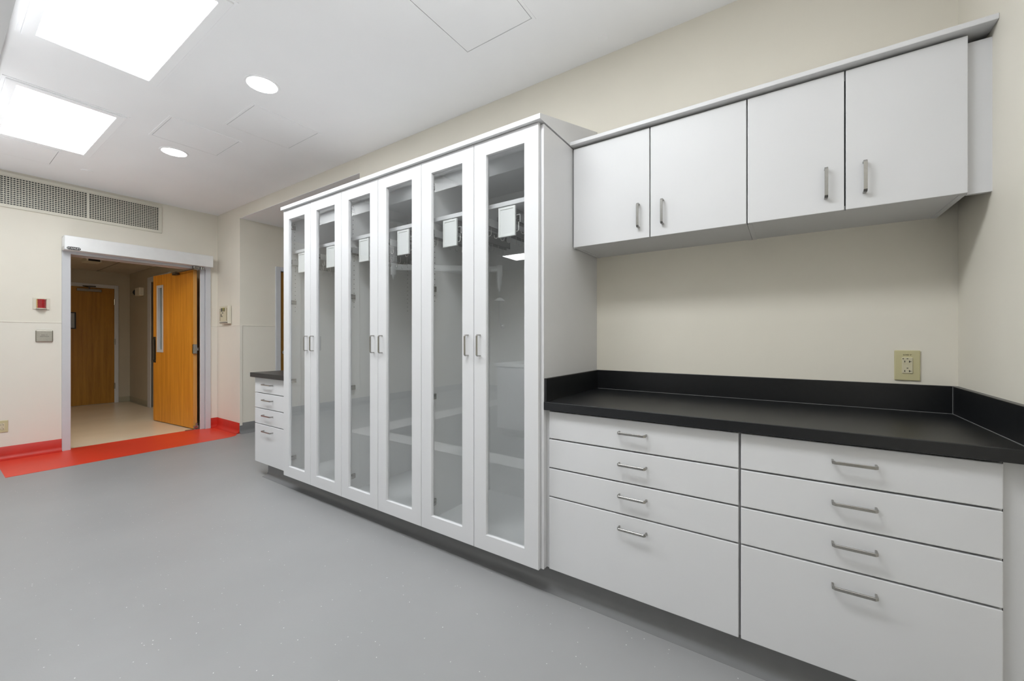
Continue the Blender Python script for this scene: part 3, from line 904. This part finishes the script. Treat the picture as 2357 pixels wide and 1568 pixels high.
# countertops
ct = thing('countertop', 'black countertop with raised splash along the wall', 'countertop', (1.96, 0.2, 0.875))
obj('slab', B(1.640, W, YR, 0.9368, 0.875, 0.914, 0.003, 3), M_COUNTER, ct)
obj('back_splash', B(W - 0.020, W, YR, 0.9368, 0.914, 1.0226, 0.0015), M_COUNTER, ct)
obj('side_splash', B(1.646, W - 0.020, 0.9235, 0.9368, 0.914, 1.0226, 0.0015), M_COUNTER, ct)
obj('side_splash', B(1.646, W - 0.020, YR, YR + 0.0185, 0.914, 1.0226, 0.0015), M_COUNTER, ct)
b = BM()
add_tube(b, [(W - 0.0205, 0.923, 0.9145), (W - 0.0205, YR + 0.019, 0.9145)], 0.0014, 6)
add_tube(b, [(1.65, YR + 0.019, 0.9145), (W - 0.0205, YR + 0.019, 0.9145)], 0.0014, 6)
add_tube(b, [(W - 0.0205, YR + 0.019, 0.9145), (W - 0.0205, YR + 0.019, 1.022)], 0.0014, 6)
obj('sealant_bead', b, M_SEAL, ct)
tag(obj('countertop', B(1.640, 2.29, TY1 + 0.0045, 3.925, 0.872, 0.911, 0.003, 3), M_COUNTER), 'short black countertop on the small drawer unit', 'countertop')

# ================================================================== WALL CABINETS
XU = 1.9467
def wall_cabinet(y0, y1, ym, label, hs):
    root = thing('wall_cabinet', label, 'cabinet', (2.12, (y0 + y1) / 2, 1.692), 'white wall cabinets')
    bm = BM()
    xf = XU + 0.022
    add_box(bm, xf, W, y0 + 0.0008, y0 + 0.018, 1.692, 2.205)
    add_box(bm, xf, W, y1 - 0.018, y1 - 0.0008, 1.692, 2.205)
    add_box(bm, xf, W, y0 + 0.018, y1 - 0.018, 1.694, 1.712)
    add_box(bm, xf, W, y0 + 0.018, y1 - 0.018, 2.187, 2.205)
    add_box(bm, W - 0.012, W, y0 + 0.018, y1 - 0.018, 1.712, 2.187)
    obj('carcass', bm, M_CAB, root)
    obj('gap_shade_sheet', B(xf + 0.004, xf + 0.008, y0 + 0.018, y1 - 0.018, 1.712, 2.187), M_DARKG, root)  # near-black sheet behind the doors, standing for the shade in their gaps
    for a, c, hy in ((y0, ym, hs[0]), (ym, y1, hs[1])):
        d = obj('door', B(XU, XU + 0.019, a + 0.0022, c - 0.0022, 1.692, 2.213, 0.002, 2), M_CAB, root)
        obj('handle', handle_bm((XU, hy, 1.800), 'z', 0.116, -1, wd=0.011), M_STEEL, d)
wall_cabinet(0.133, 0.931, 0.532, 'pair of wall cabinet doors next to the tall cabinets', (0.473, 0.584))
wall_cabinet(-0.502, 0.133, -0.185, 'pair of wall cabinet doors nearest the right wall', (-0.240, -0.128))
tag(obj('top_board', B(1.917, W, YR, 0.936, 2.2225, 2.2415, 0.002), M_CAB), 'white board capping the wall cabinets', 'board')
tag(obj('filler_panel', B(XU + 0.024, XU + 0.040, YR, -0.503, 1.692, 2.198), M_CAB), 'filler panel between the last wall cabinet and the right wall', 'panel')
tag(obj('filler_panel', B(XU + 0.022, XU + 0.038, 0.9315, 0.9368, 1.692, 2.205), M_CAB), 'thin scribe strip between wall cabinet and tall cabinet', 'panel')

# ================================================================== CEILING FIXTURES
def troffer(x0, x1, y0, y1, z, label, fw=0.05):
    t = thing('ceiling_troffer', label, 'ceiling light', ((x0 + x1) / 2, (y0 + y1) / 2, z), 'rectangular ceiling troffers')
    b = BM(); add_ring_frame(b, 'z', z - 0.014, z, x0 - fw, x1 + fw, y0 - fw, y1 + fw, fw + 0.0005, 0.003)
    obj('frame', b, M_CEIL, t)
    b = BM(); add_ring_frame(b, 'z', z - 0.0045, z, x0 - fw - 0.016, x1 + fw + 0.016, y0 - fw - 0.016, y1 + fw + 0.016, 0.0155, 0.001)
    obj('trim', b, M_CEIL, t)
    obj('lens', B(x0, x1, y0, y1, z - 0.011, z - 0.004), M_TROFF, t)
    return t
troffer(0.356, 0.831, 2.334, 3.415, ZC, 'large bright rectangular troffer cut by the top edge')
troffer(0.356, 0.831, 4.190, 5.280, ZC, 'rectangular troffer farther back, near the air grille')
troffer(0.356, 0.831, 0.470, 1.555, ZC, 'rectangular troffer overhead near the countertop, outside the view')
for k, (y0, w) in enumerate(((3.25, 'mirrored in the glass'),)):
    troffer(-3.25, -2.76, y0, y0 + 1.08, ZD, 'troffer in the lower ceiling on the left side of the room, ' + w)

def downlight(x, y, label):
    d = thing('downlight', label, 'ceiling light', (x, y, ZC), 'round recessed downlights')
    n = 40
    def ring(bm, r0, r1, z0, z1):
        A = [bm.verts.new((x + r0 * math.cos(2 * PI * k / n), y + r0 * math.sin(2 * PI * k / n), z0)) for k in range(n)]
        Bv = [bm.verts.new((x + r1 * math.cos(2 * PI * k / n), y + r1 * math.sin(2 * PI * k / n), z1)) for k in range(n)]
        for k in range(n): bm.faces.new((A[k], A[(k + 1) % n], Bv[(k + 1) % n], Bv[k]))
    b = BM()
    ring(b, 0.104, 0.102, ZC, ZC - 0.005); ring(b, 0.102, 0.090, ZC - 0.005, ZC - 0.006); ring(b, 0.090, 0.086, ZC - 0.006, ZC - 0.002)
    bmesh.ops.recalc_face_normals(b, faces=b.faces[:])
    obj('trim_ring', b, M_CEIL, d)
    b = BM(); add_cyl(b, (x, y, ZC - 0.0045), (x, y, ZC - 0.001), 0.088, n=n)
    obj('lens', b, M_DOWN, d)
downlight(1.272, 2.868, 'round downlight nearer the cabinets')
downlight(1.285, 4.562, 'round downlight farther back toward the doorway')

def access_panel(x0, x1, y0, y1, label, fr=0.004):
    p = thing('access_panel', label, 'access panel', ((x0 + x1) / 2, (y0 + y1) / 2, ZC), 'flush ceiling access panels')
    b = BM(); add_ring_frame(b, 'z', ZC - 0.0035, ZC, x0, x1, y0, y1, 0.016, 0.001); obj('frame', b, M_CEIL, p)
    obj('panel', B(x0 + 0.019, x1 - 0.019, y0 + 0.019, y1 - 0.019, ZC - 0.003, ZC, 0.0008, 1), M_CEIL, p)
    b = BM(); add_ring_frame(b, 'z', ZC - 0.0006, ZC, x0 + 0.016, x1 - 0.016, y0 + 0.016, y1 - 0.016, 0.003); obj('joint', b, M_BASEG, p)
access_panel(1.350, 1.822, 1.085, 1.560, 'flush ceiling panel above the tall cabinets, nearest the top edge')
access_panel(1.335, 1.845, 3.150, 3.650, 'flush ceiling panel just beyond the nearer downlight')
access_panel(1.055, 1.545, 3.845, 4.340, 'flush ceiling panel between the two downlights')
access_panel(0.220 + 0.05, 0.714, 5.390, 5.890, 'flush ceiling panel next to the air grille and far troffer')

def disc(name, x, y, r, h, label, cat):
    b = BM(); add_cyl(b, (x, y, ZC - h), (x, y, ZC), r * 0.93, r, n=36)
    return tag(auto_smooth(obj(name, b, M_CEIL, origin=(x, y, ZC))), label, cat)
disc('sprinkler_cover', 0.939, 5.80, 0.046, 0.007, 'round flat cover on the ceiling above the air grille', 'sprinkler cover')
disc('sprinkler_cover', 2.150, 0.845, 0.026, 0.003, 'small flush disc on the ceiling above the wall cabinets', 'sprinkler cover')

# ================================================================== SEEN ONLY IN THE GLASS: lamp arm and work island left of the camera
ar = thing('exam_lamp', 'white jointed lamp arm hanging from the ceiling, reflected in the glass doors', 'lamp', (-0.22, 4.26, ZD))
AX, AY, AZ = -0.22, 4.26, 2.15
BX, BY = -1.13, 3.20
b = BM(); add_cyl(b, (AX, AY, ZD), (AX, AY, ZD - 0.03), 0.13, n=32); obj('ceiling_plate', b, M_WHITE, ar)
b = BM(); add_cyl(b, (AX, AY, ZD - 0.03), (AX, AY, AZ + 0.06), 0.045, n=24); obj('drop_tube', b, M_WHITE, ar)
b = BM(); add_cyl(b, (AX, AY, AZ + 0.06), (AX, AY, AZ - 0.10), 0.036, n=24); add_cyl(b, (AX, AY, AZ - 0.10), (AX, AY, AZ - 0.16), 0.02, 0.008, n=16)
obj('joint', b, M_WHITE, ar)
dv = Vector((BX - AX, BY - AY, 0)); L = dv.length; dv.normalize(); sv = Vector((-dv.y, dv.x, 0))
b = BM(); add_box(b, 0.03, L, -0.03, 0.03, -0.035, 0.035, 0.012)
for v in b.verts: v.co = Vector((AX, AY, AZ)) + dv * v.co.x + sv * v.co.y + Vector((0, 0, v.co.z))
obj('arm', b, M_WHITE, ar)
b = BM(); add_cyl(b, (BX, BY, AZ + 0.05), (BX, BY, AZ - 0.10), 0.042, n=24); add_cyl(b, (BX, BY, AZ - 0.10), (BX, BY, AZ - 0.21), 0.034, n=24); add_cyl(b, (BX, BY, AZ - 0.21), (BX, BY, AZ - 0.30), 0.026, 0.010, n=20)
obj('end_joint', b, M_WHITE, ar)
b = BM(); add_tube(b, [(BX, BY, AZ - 0.28), (BX, BY, 1.50), (BX + 0.01, BY - 0.02, 1.42), (BX + 0.03, BY - 0.07, 1.38), (BX + 0.04, BY - 0.09, 1.375)], 0.010, 10)
obj('stem', b, M_STEEL, ar)
b = BM(); add_cyl(b, (BX, BY, 1.72), (BX, BY, 1.76), 0.075, 0.03, n=28); obj('shade', b, M_WHITE, ar)
b = BM(); bmesh.ops.create_uvsphere(b, u_segments=16, v_segments=10, radius=0.032, matrix=Matrix.Translation((BX + 0.04, BY - 0.09, 1.372)))
obj('knob', b, M_CHROME, ar, smooth=True)

isl = thing('work_island', 'white work island left of the camera, reflected in the glass doors', 'counter', (-1.1, 1.9, 0))
obj('body', B(-1.40, -0.79, 0.92, 2.98, 0.10, 0.865, 0.003), M_CAB, isl)
obj('worktop', B(-1.43, -0.76, 0.89, 3.01, 0.865, 0.905, 0.006), M_WHITE, isl)
obj('plinth', B(-1.36, -0.85, 0.96, 2.94, 0.0, 0.10), M_BASEG, isl)
for k in range(4):
    y0 = 0.925 + k * 0.5125
    d = obj('door', B(-0.789, -0.770, y0 + 0.002, y0 + 0.508, 0.105, 0.855, 0.002), M_CAB, isl)
    obj('handle', handle_bm((-0.770, y0 + (0.46 if k % 2 == 0 else 0.05), 0.72), 'z', 0.113, 1), M_STEEL, d)
